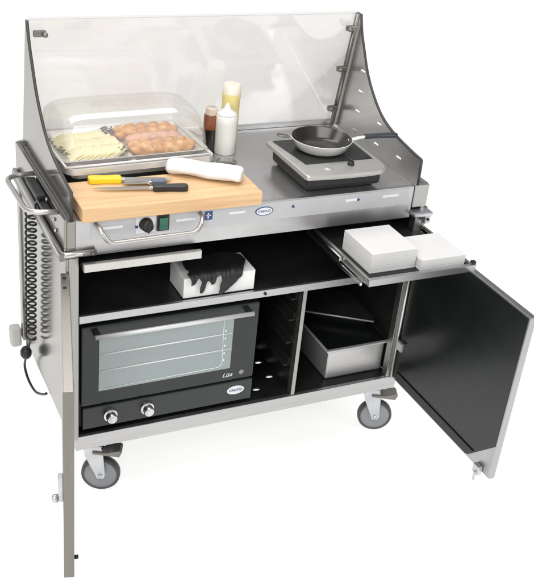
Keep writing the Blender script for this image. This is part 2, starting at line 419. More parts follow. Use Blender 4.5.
# --- sneeze guard
prof = [(.492, 1.176), (.472, 1.12), (.440, 1.065), (.395, .995), (.335, .935), (.265, .888), (.175, .860), (.06, .843), (.004, .838)]
sp = [(p.x, p.y) for p in smooth_path([(a, b, 0) for a, b in prof], 4)]
outer = [(.004, .753)]+sp[::-1]+[(.505, 1.176), (.583, .753)]
def slot(y, z):
    return [(y+.017, z-.0045), (y+.017, z+.0045), (y-.017, z+.0045), (y-.017, z-.0045)]
hs = [slot(y, z) for y, z in ((.428, .997), (.428, .925), (.428, .853), (.428, .782), (.279, .860), (.279, .788), (.133, .796))]
YZ = lambda x: Matrix(((0, 0, 1, x), (1, 0, 0, 0), (0, 1, 0, 0), (0, 0, 0, 1)))
def guard(x, m, holes):
    g = part('side_guard', plate_with_holes(B(), outer, holes, .005, YZ(x)), m, cart)
    path = [(x, a, b) for a, b in [(.002, .752)]+sp[::-1]]
    part('guard_trim', tube(B(), path, .0048, 6), M['trim'], g)
    return g
guard(1.117, M['smoke'], hs)
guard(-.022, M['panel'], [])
# back panel (tilted forward a little), top edge strip
bm = B(); prism(bm, [(-.018, 0), (1.112, 0), (1.112, 1), (-.018, 1)], lambda x, t: (x, .580-.082*t, .765+.412*t), lambda x, t: (x, .575-.082*t, .765+.411*t))
bk = part('back_guard', bm, M['acrylic'], cart)
bm = B(); prism(bm, [(-.018, 0), (1.112, 0), (1.112, .006), (-.018, .006)], lambda x, t: (x, .4985, 1.1775+t), lambda x, t: (x, .4925, 1.1775+t))
part('top_edge', bm, M['acrylic'], bk)
for x, m in ((1.100, M['post']), (-.006, M['panel'])):
    ln = lambda t: (x, .566-.080*t, .753+.428*t)
    if x > 1:
        bm = tube(B(), [ln(0), ln(.5), ln(1)], .0095, 4)
        part('guard_post', bm, m, cart)
    for t in ((.17, .53, .88) if x > 1 else (.90,)):
        c = Vector(ln(t)); sgn = -1 if x > 1 else 1
        bm = B(); box(bm, min(c.x, c.x+sgn*.038), max(c.x, c.x+sgn*.038), c.y-.018, c.y-.002, c.z-.009, c.z+.009, .003)
        lathe(bm, [(0, .016), (.006, .016), (.008, .012), (.008, 0), (0, 0)], mtx=Matrix.Rotation(R(90), 4, 'X'), c=(c.x+sgn*.032, c.y-.016, c.z), seg=14)
        part('guard_clamp', bm, M['post'], cart)

# --- doors
def door(hx, hy, ang, w, swing):
    """door panel as a child tree, built along its own direction (ang from the hinge)"""
    d = Vector((math.cos(ang), math.sin(ang), 0)); n = Vector((-d.y, d.x, 0))*swing      # n points to the outer face
    mt = Matrix(((d.x, n.x, 0, hx), (d.y, n.y, 0, hy), (0, 0, 1, 0), (0, 0, 0, 1)))
    def T(bm):
        bmesh.ops.transform(bm, matrix=mt, verts=bm.verts); bmesh.ops.recalc_face_normals(bm, faces=bm.faces); return bm
    pn = part('door', T(box_(.0, w, .002 if swing > 0 else -.001, .024, -.002, .592, .0018)), M['door_edge'] if swing < 0 else M['door_rim'], cart)
    return pn, T
dr, T = door(1.150, -.002, R(-90), .595, 1)
g = [(.006, .006), (.475, .006), (.5885, .122), (.5885, .586), (.006, .586)]
part('door_liner', T(prism(B(), g, lambda a, z: (a, .0012, z), lambda a, z: (a, .0019, z))), M['liner'], dr)
part('door_bottom_strip', T(prism(B(), [(.03, .0065), (.470, .0065), (.500, .040), (.03, .040)], lambda a, z: (a, -.0035, z), lambda a, z: (a, .0008, z), .0012)), M['rubber'], dr)  # plain black strip along the lower edge of the liner
bm = B(); box(bm, .53, .56, -.016, .001, -.012, .02, .003); box(bm, .545, .552, -.022, -.014, -.035, .0, .001)
part('door_latch', T(bm), M['zinc'], dr)
bm = B(); tube(bm, [(.005, -.004, .0), (.005, -.004, .58)], .006, 8); part('hinge', T(bm), M['chrome'], dr)
bm = B(); box(bm, .012, .045, -.012, .001, .13, .165, .003); part('hinge_plate', T(bm), M['zinc'], dr)
dl, T = door(-.031, -.002, R(-104.0), .578, -1)
part('door_liner', T(prism(B(), [(.012, .012), (.566, .012), (.566, .582), (.012, .582)], lambda a, z: (a, -.0018, z), lambda a, z: (a, -.0011, z))), M['liner'], dl)
bm = B(); box(bm, .535, .56, .0245, .038, .24, .315, .003); lathe(bm, [(0, 0), (.011, 0), (.011, .012), (.007, .016), (0, .016)], c=(.555, .038, .25), mtx=Matrix.Rotation(R(-90), 4, 'X'), seg=16)
part('door_latch', T(bm), M['zinc'], dl)
bm = lathe(B(), [(0, 0), (.006, 0), (.006, .010), (.0, .012)], c=(.55, -.002, .04), mtx=Matrix.Rotation(R(90), 4, 'X'), seg=14)
part('door_stop', T(bm), M['rubber'], dl)
for a in (.03, .085): part('hinge_screw', T(lathe(B(), [(0, .0015), (.005, .0015), (.006, 0), (0, 0)], c=(a, .013, .5925), seg=14)), M['under'], dl)
part('end_shade_strip', T(box_(.5782, .5795, -.002, .025, -.003, .5925, .0005)), M['endshade'], dl)  # thin strip carrying the painted shade of the free end

# --- pull-out shelves
lp = part('pull_out_shelf', box_(.008, .352, .014, .50, .604, .612), M['black'], cart)
bm = B(); box(bm, .002, .358, -.040, -.026, .607, .633, .002); box(bm, .004, .356, -.026, .013, .606, .609)
part('shelf_lip', bm, M['satin'], lp)
ro = part('pull_out_shelf', box_(.800, 1.166, -.276, .20, .583, .592, .001), M['black'], cart)
bm = B(); box(bm, .792, 1.178, -.290, -.277, .580, .604, .002)
part('shelf_lip', bm, M['steel_x'], ro)
bm = B(); box(bm, .789, .799, -.276, .30, .583, .604, .001); part('shelf_side', bm, M['steel_y'], ro)
bm = B(); box(bm, 1.167, 1.176, -.276, .10, .583, .599, .001); part('shelf_side', bm, M['steel_y'], ro)
bm = B(); box(bm, .778, .787, -.13, .42, .588, .600, .001); box(bm, .780, .788, -.26, .10, .570, .580, .001)
part('runner', bm, M['chrome'], ro)
part('lip_stop', box_(1.165, 1.178, -.288, -.272, .6045, .613, .002), M['rubber'], ro)

# --- casters: one built, three copied
def caster():
    cx, cy = .062, .055; a = R(-24)
    rot = Matrix.Translation((cx, cy, 0)) @ Matrix.Rotation(a, 4, 'Z')
    def T(bm): bmesh.ops.transform(bm, matrix=rot, verts=bm.verts); return bm
    zc = G+.0645; ox = .026
    bm = B(); box(bm, -.045, .045, -.04, .04, -.058, -.0525, .001); lathe(bm, [(0, -.06), (.03, -.06), (.032, -.066), (.028, -.078), (0, -.078)], seg=28)
    root = part('caster', T(bm), M['zinc'], cart)
    bm = B()
    fk = [(-.030, -.078), (.026, -.078), (.034, -.10), (ox+.016, zc+.004), (ox+.010, zc-.012), (ox-.010, zc-.012), (ox-.016, zc+.004), (-.024, -.12)]
    for y in (-.022, .019):
        prism(bm, fk, lambda x, z: (x, y, z), lambda x, z: (x, y+.003, z), .0008)
    box(bm, -.03, .03, -.022, .022, -.082, -.079, .001)
    lathe(bm, [(0, -.026), (.008, -.026), (.008, .026), (0, .026)], c=(ox, 0, zc), mtx=Matrix.Rotation(R(90), 4, 'X'), seg=16)
    part('caster_fork', T(bm), M['zinc'], root)
    r = .0645
    w = lathe(B(), [(r*.84, -.0155), (r*.93, -.016), (r*.985, -.011), (r, 0), (r*.985, .011), (r*.93, .016), (r*.84, .0155)], c=(ox, 0, zc), mtx=Matrix.Rotation(R(90), 4, 'X'), seg=48)
    part('caster_tyre', T(w), M['tyre'], root)
    w = lathe(B(), [(0, -.017), (.018, -.017), (.022, -.011), (r*.70, -.010), (r*.845, -.0152), (r*.845, .0152), (r*.70, .010), (.022, .011), (.018, .017), (0, .017)], c=(ox, 0, zc), mtx=Matrix.Rotation(R(90), 4, 'X'), seg=40)
    part('caster_wheel', T(w), M['rim'], root)
    bm = B(); prism(bm, [(.0, -.098), (.045, -.098), (.088, -.086), (.096, -.093), (.088, -.112), (.05, -.110), (.0, -.106)], lambda x, z: (x, -.028, z), lambda x, z: (x, .020, z), .002)
    part('brake_pedal', T(bm), M['post'], root)
    return root
c0 = caster()
for dx, dy in ((1.055, 0), (.06, .47), (1.02, .47)):
    c = c0.copy(); COL.objects.link(c); c.location = c0.location+Vector((dx, dy, 0))
    for ch in c0.children:
        q = ch.copy(); COL.objects.link(q); q.parent = c

# ================================================================== things on the counter
def slab(name, x0, x1, y0, y1, z0, z1, m, bev=.004): return part(name, box(B(), x0, x1, y0, y1, z0, z1, bev), m)
bd = slab('cutting_board', .002, .548, -.022, .166, .7535, .795, M['wood'], .003)
tag(bd, 'thick pale maple cutting board lying along the front edge of the counter', 'cutting board')

def knife(name, label, hx, hy, tx, ty, hl, hw, hm, blade_w, z=.7955, flip=1):
    """lies flat: handle from (hx,hy) towards tip (tx,ty)"""
    a = math.atan2(ty-hy, tx-hx); L = math.hypot(tx-hx, ty-hy)
    t = thing(name, label, 'knife', (hx, hy, z), a)
    h = [(0, .0), (.004, hw*.45), (.02, hw*.5), (hl*.5, hw*.42), (hl*.9, hw*.5), (hl, hw*.4)]
    poly = h+[(x, -y) for x, y in h[::-1][:-1]]
    part('handle', prism(B(), poly, lambda x, y: (x, y, 0), lambda x, y: (x, y, .017), .0045), hm, t, 50)
    w = blade_w
    bl = [(hl, w*.32*flip), (hl+.012, w*.34*flip), (L*.8, w*.30*flip), (L, 0), (L*.9, -w*.38*flip), (hl+.03, -w*.62*flip), (hl+.008, -w*.55*flip), (hl, -w*.2*flip)]
    part('blade', prism(B(), bl, lambda x, y: (x, y, .0065), lambda x, y: (x, y, .0085)), M['blade'], t)
    bm = B(); box(bm, hl-.002, hl+.010, -w*.25, w*.25, .003, .0125, .002); part('bolster', bm, M['blade'], t)
    return t
knife('kitchen_knife', 'wide-bladed knife with a yellow handle lying on the cutting board', .066, .154, .315, .112, .098, .034, M['yellow'], .04)
knife('kitchen_knife', 'slim knife with a black handle nearest the front of the cutting board', .335, .040, .060, .092, .105, .030, M['knifeblack'], .020)
knife('kitchen_knife', 'short knife with a blue-grey handle end between the yellow and the black handled knives', .285, .088, .150, .108, .045, .024, M['bluegrey'], .016)

# rolled white cloth
t_ax = [Vector((.325, .188, 0)), Vector((.515, .060, 0))]
d = (t_ax[1]-t_ax[0]).normalized(); s = Vector((-d.y, d.x, 0)); bm = B(); nseg, ns = 26, 28; rings = []
for i in range(nseg+1):
    t = i/nseg; c = t_ax[0].lerp(t_ax[1], t); e = min(1, .80+1.6*min(t, 1-t)**.5) if 0 < t < 1 else .80
    rr = []
    for k in range(ns):
        a = 2*math.pi*k/ns; nz = noise.noise(Vector((t*5, math.cos(a)*1.6, math.sin(a)*1.6))); w = .040*(1+.12*nz); h = .020*(1+.28*nz+.05*math.sin(a*5+t*3))
        z = max(.7957, .7957+.021+math.sin(a)*h*e)
        q = c+s*(math.cos(a)*w*e); rr.append(bm.verts.new((q.x, q.y, z)))
    rings.append(rr)
for i in range(nseg):
    for k in range(ns): f = bm.faces.new((rings[i][k], rings[i+1][k], rings[i+1][(k+1) % ns], rings[i][(k+1) % ns])); f.smooth = True
bm.faces.new(rings[0]); bm.faces.new(rings[-1][::-1]); bmesh.ops.recalc_face_normals(bm, faces=bm.faces)
tag(part('rolled_towel', bm, M['paper']), 'rolled white towel lying slantwise across the right end of the cutting board', 'towel')

# --- serving tray with clear cover: local coordinates, turned a little
TR = R(2.2); TX, TY, TZ = .245, .362, .772
tray = thing('serving_tray', 'shallow polished tray divided in two behind the cutting board', 'serving tray', (TX, TY, .748), TR); ORG[tray.name] = Vector((0, 0, -.024))
bm = B(); a, b, h = .234, .152, .050
def ring(bm, levels):
    rs = []
    for (ax, by, z, r) in levels:
        pts = []
        for cx, cy, s0 in ((1, 1, 0), (-1, 1, 90), (-1, -1, 180), (1, -1, 270)):
            for j in range(6):
                an = R(s0+j*18); pts.append(bm.verts.new((cx*(ax-r)+r*math.cos(an), cy*(by-r)+r*math.sin(an), z)))
        rs.append(pts)
    for p0, p1 in zip(rs, rs[1:]):
        n = len(p0)
        for k in range(n): bm.faces.new((p0[k], p0[(k+1) % n], p1[(k+1) % n], p1[k]))
    return rs
rs = ring(bm, [(a-.03, b-.03, .001, .02), (a-.012, b-.012, h-.006, .026), (a-.004, b-.004, h-.004, .03), (a+.001, b+.001, h, .03), (a+.004, b+.016, h+.001, .034), (a+.006, b+.018, h-.016, .034)])
bm.faces.new(rs[0]); bmesh.ops.recalc_face_normals(bm, faces=bm.faces)
r2 = B(); rs = ring(r2, [(a-.03, b-.03, .030, .02), (a-.014, b-.014, h-.002, .024), (a-.004, b-.004, h+.003, .028), (a+.006, b+.006, h+.0035, .03)]); r2.faces.new(rs[0])
for v in r2.verts: v.co.y = v.co.y*.86+.020
bmesh.ops.recalc_face_normals(r2, faces=r2.faces); merge(bm, r2)
part('tray_body', bm, M['trayp'], tray, 40)
part('tray_divider', box_(-.022, -.006, -.140, .140, .026, .046, .003), M['trayp'], tray)
part('tray_foot', box_(-.20, .20, -.120, .120, -.0238, .0008, .004), M['under'], tray)

cov = thing('tray_cover', 'clear rounded plastic cover standing over the food tray', 'food cover', (TX-.006, TY, TZ+.054), TR)
def dome():
    bm = B(); nx, ny = 40, 26; ca, cb, ch = .226, .150, .138; g = []
    for i in range(nx+1):
        u = -1+2*i/nx; row = []
        for j in range(ny+1):
            v = math.pi*j/ny
            ex = (1-abs(u)**7)**(1/7) if abs(u) < 1 else 0
            yy = -math.cos(v); hh = max(0, math.sin(v))
            # square-ish section, rolled top
            yy = math.copysign(abs(yy)**.75, yy); hh = hh**.62
            row.append(bm.verts.new((u*ca, yy*cb*(.90+.10*ex), hh*ch*ex)))
        g.append(row)
    for i in range(nx):
        for j in range(ny):
            f = bm.faces.new((g[i][j], g[i+1][j], g[i+1][j+1], g[i][j+1])); f.smooth = True
    bmesh.ops.remove_doubles(bm, verts=bm.verts, dist=1e-5)
    bmesh.ops.recalc_face_normals(bm, faces=bm.faces)
    return bm
dm = part('cover_shell', dome(), M['dome'], cov)
so = dm.modifiers.new('thickness', 'SOLIDIFY'); so.thickness = .0025
bm = tube(B(), [(x*.229, y*.153, .0) for x, y in ((-1, -1), (1, -1), (1, 1), (-1, 1), (-1, -1))], .0038, 8)
part('cover_rim', bm, M['rimclear'], cov)

def local(x, y, z):   # tray-local to scene
    return (TX+x*math.cos(TR)-y*math.sin(TR), TY+x*math.sin(TR)+y*math.cos(TR), TZ+z)

def roll(L, ry, rz, lobes, amp, tw, seg=46, ns=24, sq=1.):
    bm = B(); rings = []
    for i in range(seg+1):
        t = i/seg; u = -1+2*t; e = max(.0, 1-abs(u)**5)**.5
        rr = []
        for k in range(ns):
            a = 2*math.pi*k/ns
            m_ = 1+amp*abs(math.sin(lobes*math.pi*t+tw*a/2))-amp*.5
            ca_, sa_ = math.cos(a), math.sin(a); y = math.copysign(abs(ca_)**sq, ca_)*ry*e*m_; z = math.copysign(abs(sa_)**sq, sa_)*rz*e*m_
            rr.append(bm.verts.new((u*L/2, y, max(-rz*.8, z)+rz*.8)))
        rings.append(rr)
    for i in range(seg):
        for k in range(ns): f = bm.faces.new((rings[i][k], rings[i+1][k], rings[i+1][(k+1) % ns], rings[i][(k+1) % ns])); f.smooth = True
    bmesh.ops.remove_doubles(bm, verts=bm.verts, dist=1e-5); bmesh.ops.recalc_face_normals(bm, faces=bm.faces)
    return bm
def braid(L):
    bm = B()
    for q in range(3):
        pts = []; rr = []
        for i in range(61):
            t = i/60; u = -1+2*t; e = max(0, 1-abs(u)**4)**.5; p_ = 2*math.pi*(1.7*t+q/3)
            pts.append((u*L/2, .021*math.sin(p_)*(.35+.65*e), .018+.006*math.sin(2*p_)*e)); rr.append(.006+.0125*e*(1+.05*math.sin(23*t+q)))
        tube(bm, pts, rr, 14, .85)
    box(bm, -L*.42, L*.42, -.026, .026, .001, .020, .008)
    return bm
def food(bm, name, m, x, y, z, rot, label, cat, group=None):
    me = bpy.data.meshes.new(name); bm.to_mesh(me); bm.free(); me.materials.append(m)
    o = bpy.data.objects.new(name, me); COL.objects.link(o); o.location = local(x, y, z); o.rotation_euler = (0, 0, TR+rot)
    return tag(o, label, cat, group)
t = bmesh.new(); bmesh.ops.create_grid(t, x_segments=8, y_segments=8, size=.5)
for v in t.verts:
    v.co = Vector((v.co.x*.046, v.co.y*.056*(1-.06*abs(v.co.x)), .0016*math.sin(v.co.y*5)+.001*math.sin(v.co.x*7+1)))
bmesh.ops.solidify(t, geom=t.faces[:], thickness=.0042)
sl_me = bpy.data.meshes.new('cheese_slice'); t.to_mesh(sl_me); t.free(); sl_me.materials.append(M['wrap'])
rnd = random.Random(3)
for y, x0, lb in ((.094, -.200, 'pale yellow cheese slice fanned in the back row of the left half of the tray'),
                  (.034, -.195, 'pale yellow cheese slice fanned in the middle row of the left half of the tray'),
                  (-.028, -.190, 'pale yellow cheese slice fanned in the front row of the left half of the tray')):
    for k in range(11):
        o = bpy.data.objects.new('cheese_slice', sl_me); COL.objects.link(o)
        o.location = local(x0+.020+k*.0138, y+rnd.uniform(-.003, .003), .042+rnd.uniform(0, .002))
        o.rotation_euler = (rnd.uniform(-.05, .05), R(-24)+rnd.uniform(-.06, .06), TR+rnd.uniform(-.08, .08))
        tag(o, lb, 'cheese slice', 'cheese slices in the ' + lb.split('in the ')[1].split(' of')[0] + ' of the tray')
for (x, y, r_, lb) in ((.102, .093, .02, 'braided golden loaf at the back of the right half of the tray'), (.106, -.040, -.02, 'braided golden loaf at the front of the right half of the tray')):
    food(braid(.212), 'braided_loaf', M['crust'], x, y, .032, r_, lb, 'bread', 'braided loaves in the tray')
bm = roll(.19, .026, .020, 6, .12, 1)
food(bm, 'ham_slices', M['ham'], .104, .026, .032, 0, 'folded pink ham slices lying between the two braided loaves', 'ham')
def leaves(n, sx, sy, sz, c=(0, 0, 0), size=.010):
    bm = B()
    for _ in range(n):
        o = Vector((random.uniform(-sx, sx), random.uniform(-sy, sy), random.uniform(0, sz)))
        mt = Matrix.Translation(o) @ Matrix.Rotation(random.uniform(0, 6.3), 4, 'Z') @ Matrix.Rotation(random.uniform(-.9, .9), 4, 'X')
        s_ = size*random.uniform(.6, 1.3); t = bmesh.new()
        vs = [t.verts.new(p) for p in ((0, 0, 0), (s_*.6, s_*.4, .003), (s_*1.6, 0, .001), (s_*.6, -s_*.4, .004))]
        t.faces.new(vs); bmesh.ops.solidify(t, geom=t.faces[:], thickness=.0006); merge(bm, t, mt)
    return bm
food(leaves(34, .007, .060, .014), 'herb_garnish', M['lettuce'], -.208, .030, .034, .12, 'brown-green herb garnish along the left end of the flatbreads', 'garnish')
food(leaves(22, .008, .02, .014), 'herb_garnish', M['lettuce'], -.018, -.050, .042, 0, 'small brown-green herb tuft at the front end of the tray divider', 'garnish')
food(leaves(44, .016, .018, .014), 'cabbage_garnish', M['purple'], -.016, .105, .046, 0, 'purple red-cabbage shreds at the back of the tray divider', 'garnish')

# --- bottles and little bowl
c = (.560, .430, .748)
b1 = thing('sauce_bottle', 'dark brown sauce bottle with an amber band, nearest the tray', 'bottle', c)
part('bottle_body', lathe(B(), [(0, 0), (.021, 0), (.0235, .004), (.0235, .078), (0, .078)], c), M['dark_sauce'], b1, 40)
part('bottle_label', lathe(B(), [(0, .0785), (.0238, .0785), (.0238, .122), (.0215, .127), (0, .127)], c), M['amber'], b1, 40)
part('bottle_cap', lathe(B(), [(0, .1275), (.020, .1275), (.0195, .148), (.017, .150), (0, .150)], c), M['clearcap'], b1, 40)
c = (.605, .405, .748)
b2 = thing('squeeze_bottle', 'white squeeze bottle with a white cone nozzle in front of the yellow bottle', 'bottle', c)
part('bottle_body', lathe(B(), [(0, 0), (.033, 0), (.036, .004), (.0355, .05), (.0362, .105), (.0355, .128), (.032, .133), (0, .134)], c), M['bottlewhite'], b2, 50)
part('nozzle', lathe(B(), [(0, .1345), (.0335, .1345), (.031, .139), (.012, .152), (.005, .168), (.003, .170), (0, .170)], c), M['paper'], b2, 50)
c = (.645, .470, .748)
b4 = thing('yellow_bottle', 'yellow bottle with a wide pale cap, standing furthest back beside the tray', 'bottle', c)
part('bottle_body', lathe(B(), [(0, 0), (.027, 0), (.030, .004), (.030, .16), (.0315, .166), (.0315, .180), (0, .180)], c), M['capyellow'], b4, 50)
part('bottle_cap', lathe(B(), [(0, .1805), (.0305, .1805), (.0305, .206), (.027, .212), (0, .212)], c), M['cream'], b4, 50)
c = (.545, .250, .748)
b3 = thing('sauce_cup', 'small clear cup of dark sauce behind the white towel roll', 'cup', c)
part('cup_shell', lathe(B(), [(0, 0), (.028, 0), (.034, .034), (.0335, .034), (.0275, .002), (0, .002)], c), M['cup'], b3, 40)
part('sauce', lathe(B(), [(0, .0025), (.0265, .0025), (.0295, .022), (0, .023)], c), M['dark_sauce'], b3, 40)

# --- induction cooktop
CX, CY = .855, .158
ck = thing('induction_cooktop', 'portable induction cooktop with black glass and pale frame at the right of the counter', 'cooktop', (CX, CY, .7478))
ct = box_(.724, .990, .030, .290, .756, .803, .014)
part('cooktop_base', ct, M['under'], ck)
for x in (.75, .96):
    for y in (.06, .26): part('foot', lathe(B(), [(0, 0), (.014, 0), (.016, .0098), (0, .0098)], (x, y, .748), 18), M['rubber'], ck)
out = [(.704, .302), (.704, .012), (.707, .004), (.716, .0), (.79, -.006), (.86, -.008), (.93, -.007), (.965, -.002), (.988, .010), (1.000, .030), (1.006, .06), (1.008, .302)]
part('cooktop_frame', prism(B(), out, lambda x, y: (x, y, .8035), lambda x, y: (x, y, .820), .0055), M['lead'], ck)
gl = prism(B(), [(.724, .292), (.744, .088), (.985, .088), (.992, .292)], lambda x, y: (x, y, .8203), lambda x, y: (x, y, .8222), .0004)
part('glass_plate', gl, M['glassblack'], ck)
part('control_dial', lathe(B(), [(0, 0), (.011, 0), (.010, .010), (.0, .012)], (.888, .058, .8205), 20), M['under'], ck)
part('control_lever', box_(.884, .892, .052, .085, .8325, .838, .002), M['under'], ck)
part('control_mark', lathe(B(), [(0, 0), (.016, 0), (.016, .0006), (0, .0006)], (.80, .045, .8203), 24), M['label'], ck)

# --- frying pan
PX, PY, PZ = .852, .198, .8228
pan = thing('frying_pan', 'cream frying pan with black non-stick inside standing on the cooktop', 'frying pan', (PX, PY, PZ))
part('pan_body', lathe(B(), [(0, 0), (.074, 0), (.086, .006), (.103, .034), (.1065, .0385), (.1055, .0395), (.102, .0385)], (PX, PY, PZ), 64, Matrix.Diagonal((.95, .95, 1, 1))), M['panout'], pan, 50)
part('pan_inside', lathe(B(), [(0, .0045), (.072, .0045), (.084, .010), (.1015, .0382), (.1045, .0399)], (PX, PY, PZ), 64, Matrix.Diagonal((.95, .95, 1, 1))), M['panin'], pan, 50)
hs_ = smooth_path([(PX+.092, PY-.018, PZ+.026), (PX+.116, PY-.028, PZ+.037), (PX+.146, PY-.036, PZ+.044)], 5)
h = part('pan_handle', tube(B(), hs_, [.010-.003*i/(len(hs_)-1) for i in range(len(hs_))], 12, .6), M['panout'], pan, 60)
gs = smooth_path([(PX+.139, PY-.035, PZ+.044), (PX+.18, PY-.043, PZ+.047), (PX+.222, PY-.047, PZ+.047), (PX+.256, PY-.047, PZ+.046)], 5)
part('handle_grip', tube(B(), gs, [.0105, .0108, .0108, .0105, .0105, .0108, .011, .0112, .0115, .0118, .0118, .0118, .0115, .011, .010, .006][:len(gs)], 14, .75), M['grip'], h, 60)
hp = smooth_path([(PX-.100, PY+.035, PZ+.034), (PX-.13, PY+.040, PZ+.036), (PX-.128, PY+.062, PZ+.036), (PX-.096, PY+.052, PZ+.034)], 5)
part('helper_loop', tube(B(), hp, .003, 8), M['post'], pan, 60)

# ================================================================== inside the cart
# --- countertop oven
ox0, ox1, oz0, oz1, oy = .008, .592, .012, .400, .006
ov = thing('countertop_oven', 'black countertop convection oven with a blue-grey glass window in the cupboard', 'oven', (.30, .26, .002))
part('oven_body', box_(ox0, ox1, .030, .50, oz0, oz1, .004), M['oven'], ov)
for x in (.05, .55):
    for y in (.07, .45): part('oven_foot', lathe(B(), [(0, 0), (.014, 0), (.014, .0115), (0, .0115)], (x, y, .0003), 14), M['rubber'], ov)
od = part('oven_door', box_(ox0, ox1, oy, .0295, .108, .396, .005), M['oven'], ov)
wn = part('window', box_(.062, .505, oy-.0015, oy-.0002, .158, .352, .0005), M['ovenglass'], od)
bm = B()
for z in (.232, .292): tube(bm, [(.066, oy-.0022, z), (.500, oy-.0022, z+.003)], .0021, 6)
part('oven_rack', bm, M['rackwire'], wn)
bm = B(); tube(bm, round_corners([(.470, oy-.0022, .349), (.474, oy-.0022, .17), (.08, oy-.0022, .166)], .02), .0011, 6)
for k in range(5): box(bm, .477, .481, oy-.0026, oy-.0016, .19+k*.028, .198+k*.028, .0004)  # pale dashes: small highlights painted on the right of the window
part('seal_and_glints', bm, M['rackwire'], wn)
bm = tube(B(), [(.040, oy-.034, .377), (.556, oy-.034, .377)], .0072, 12)
oh = part('oven_handle', bm, M['alu'], od)
for x in (.050, .546): part('handle_mount', box_(x-.009, x+.009, oy-.034, oy-.0002, .371, .384, .003), M['under'], oh)
bm = text_bm(B(), 'Lisa', .024, front(.497, .132, oy-.0012), .0004, .35); part('door_lettering', bm, M['labelwhite'], od)
part('door_dot', lathe(B(), [(0, 0), (.009, 0), (.009, .001), (0, .001)], c=(.548, oy-.0002, .134), mtx=Matrix.Rotation(R(90), 4, 'X'), seg=20), M['rim'], od)
op = part('oven_panel', box_(ox0+.004, ox1, oy-.002, .0295, .020, .100, .004), M['ovenp'], ov)
for x in (.100, .222):
    bm = lathe(B(), [(0, .030), (.0145, .030), (.0170, .027), (.0170, .010), (.0220, .008), (.0230, 0), (0, 0)], mtx=Matrix.Rotation(R(90), 4, 'X'), c=(x, oy-.0022, .062), seg=28)
    kb = part('oven_knob', bm, M['chrome'], op, 40)
    part('knob_cap', lathe(B(), [(0, 0), (.0112, 0), (.010, .002), (0, .0022)], mtx=Matrix.Rotation(R(90), 4, 'X'), c=(x, oy-.0324, .062), seg=24), M['labelwhite'], kb)
bm = B(); prism(bm, ellipse(.532, .066, .031, .0165), lambda x, z: (x, oy-.0022, z), lambda x, z: (x, oy-.0036, z))
bg = part('oval_badge', bm, M['labelwhite'], op)
part('badge_lettering', text_bm(B(), 'CADCO', .0128, front(.532, .066, oy-.0042)), M['navy'], bg)

# --- box of black gloves
gx0, gx1, gy0, gy1, gz0, gz1 = .328, .566, .012, .132, .4445, .512
gb = thing('glove_box', 'white cardboard box on the middle shelf above the oven', 'box', (.447, .072, .4445))
bm = B(); th = .003
box(bm, gx0, gx1, gy0, gy0+th, gz0, gz1-.001, .0006); box(bm, gx0, gx1, gy1-th, gy1, gz0, gz1-.001, .0006)
box(bm, gx0, gx0+th, gy0+th, gy1-th, gz0, gz1-.001, .0006); box(bm, gx1-th, gx1, gy0+th, gy1-th, gz0, gz1-.001, .0006); box(bm, gx0+th, gx1-th, gy0+th, gy1-th, gz0, gz0+.003)
part('box_body', bm, M['card'], gb)
part('box_top', plate_with_holes(B(), [(gx0, gy0), (gx1, gy0), (gx1, gy1), (gx0, gy1)], [ellipse(.43, .068, .075, .036)], .0018, Matrix.Translation((0, 0, gz1))), M['card'], gb)
gv = thing('black_gloves', 'tangle of black gloves spilling out of the white box and over its front', 'gloves', (.44, .05, gz1), 0)
def draped(poly, seed, lift):
    """cloth sheet given as an outline (x, distance from the box's back edge) that folds down over the front edge"""
    D = gy1-gy0; st = .002; bm = B(); rnd = random.Random(seed); ph = [rnd.uniform(0, 6) for _ in range(6)]
    def inside(x, d):
        c = False; n = len(poly)
        for i in range(n):
            (x1, y1), (x2, y2) = poly[i], poly[(i+1) % n]
            if (y1 > d) != (y2 > d) and x < (x2-x1)*(d-y1)/(y2-y1)+x1: c = not c
        return c
    V = {}
    def vert(i, j):
        if (i, j) in V: return V[i, j]
        x, d = gx0+i*st, j*st
        h = lift+.004+.0055*(noise.noise(Vector((x*26+ph[0], d*20, ph[1])))+.3)+.004*abs(noise.noise(Vector((x*85+d*30, d*38-x*20, ph[2]))))
        rr = .010
        if d < D-rr: p = (x, gy1-d, gz1+.003+h)
        elif d < D+rr*.57:
            a = (d-(D-rr))/(rr*1.57)*math.pi/2; q = rr+h*1.0
            p = (x, gy0+rr-math.sin(a)*(q+.003), gz1-rr+.003+math.cos(a)*q)
        else: p = (x, gy0-.004-h, gz1-rr+.003-(d-D-rr*.57))
        V[i, j] = bm.verts.new(p); return V[i, j]
    for i in range(0, 120):
        for j in range(0, 96):
            if inside(gx0+(i+.5)*st, (j+.5)*st): bm.faces.new((vert(i, j), vert(i+1, j), vert(i+1, j+1), vert(i, j+1)))
    for _ in range(7): bmesh.ops.smooth_vert(bm, verts=[v for v in bm.verts if v.is_boundary], factor=.5, use_axis_x=True, use_axis_y=True, use_axis_z=True)
    return bm
def add_glove(poly, seed, lift):
    o = part('glove', draped(poly, seed, lift), M['nitrile'], gv, 80)
    m_ = o.modifiers.new('thickness', 'SOLIDIFY'); m_.thickness = .0022; m_.offset = 0
    m2 = o.modifiers.new('soft', 'SUBSURF'); m2.levels = 1; m2.render_levels = 1
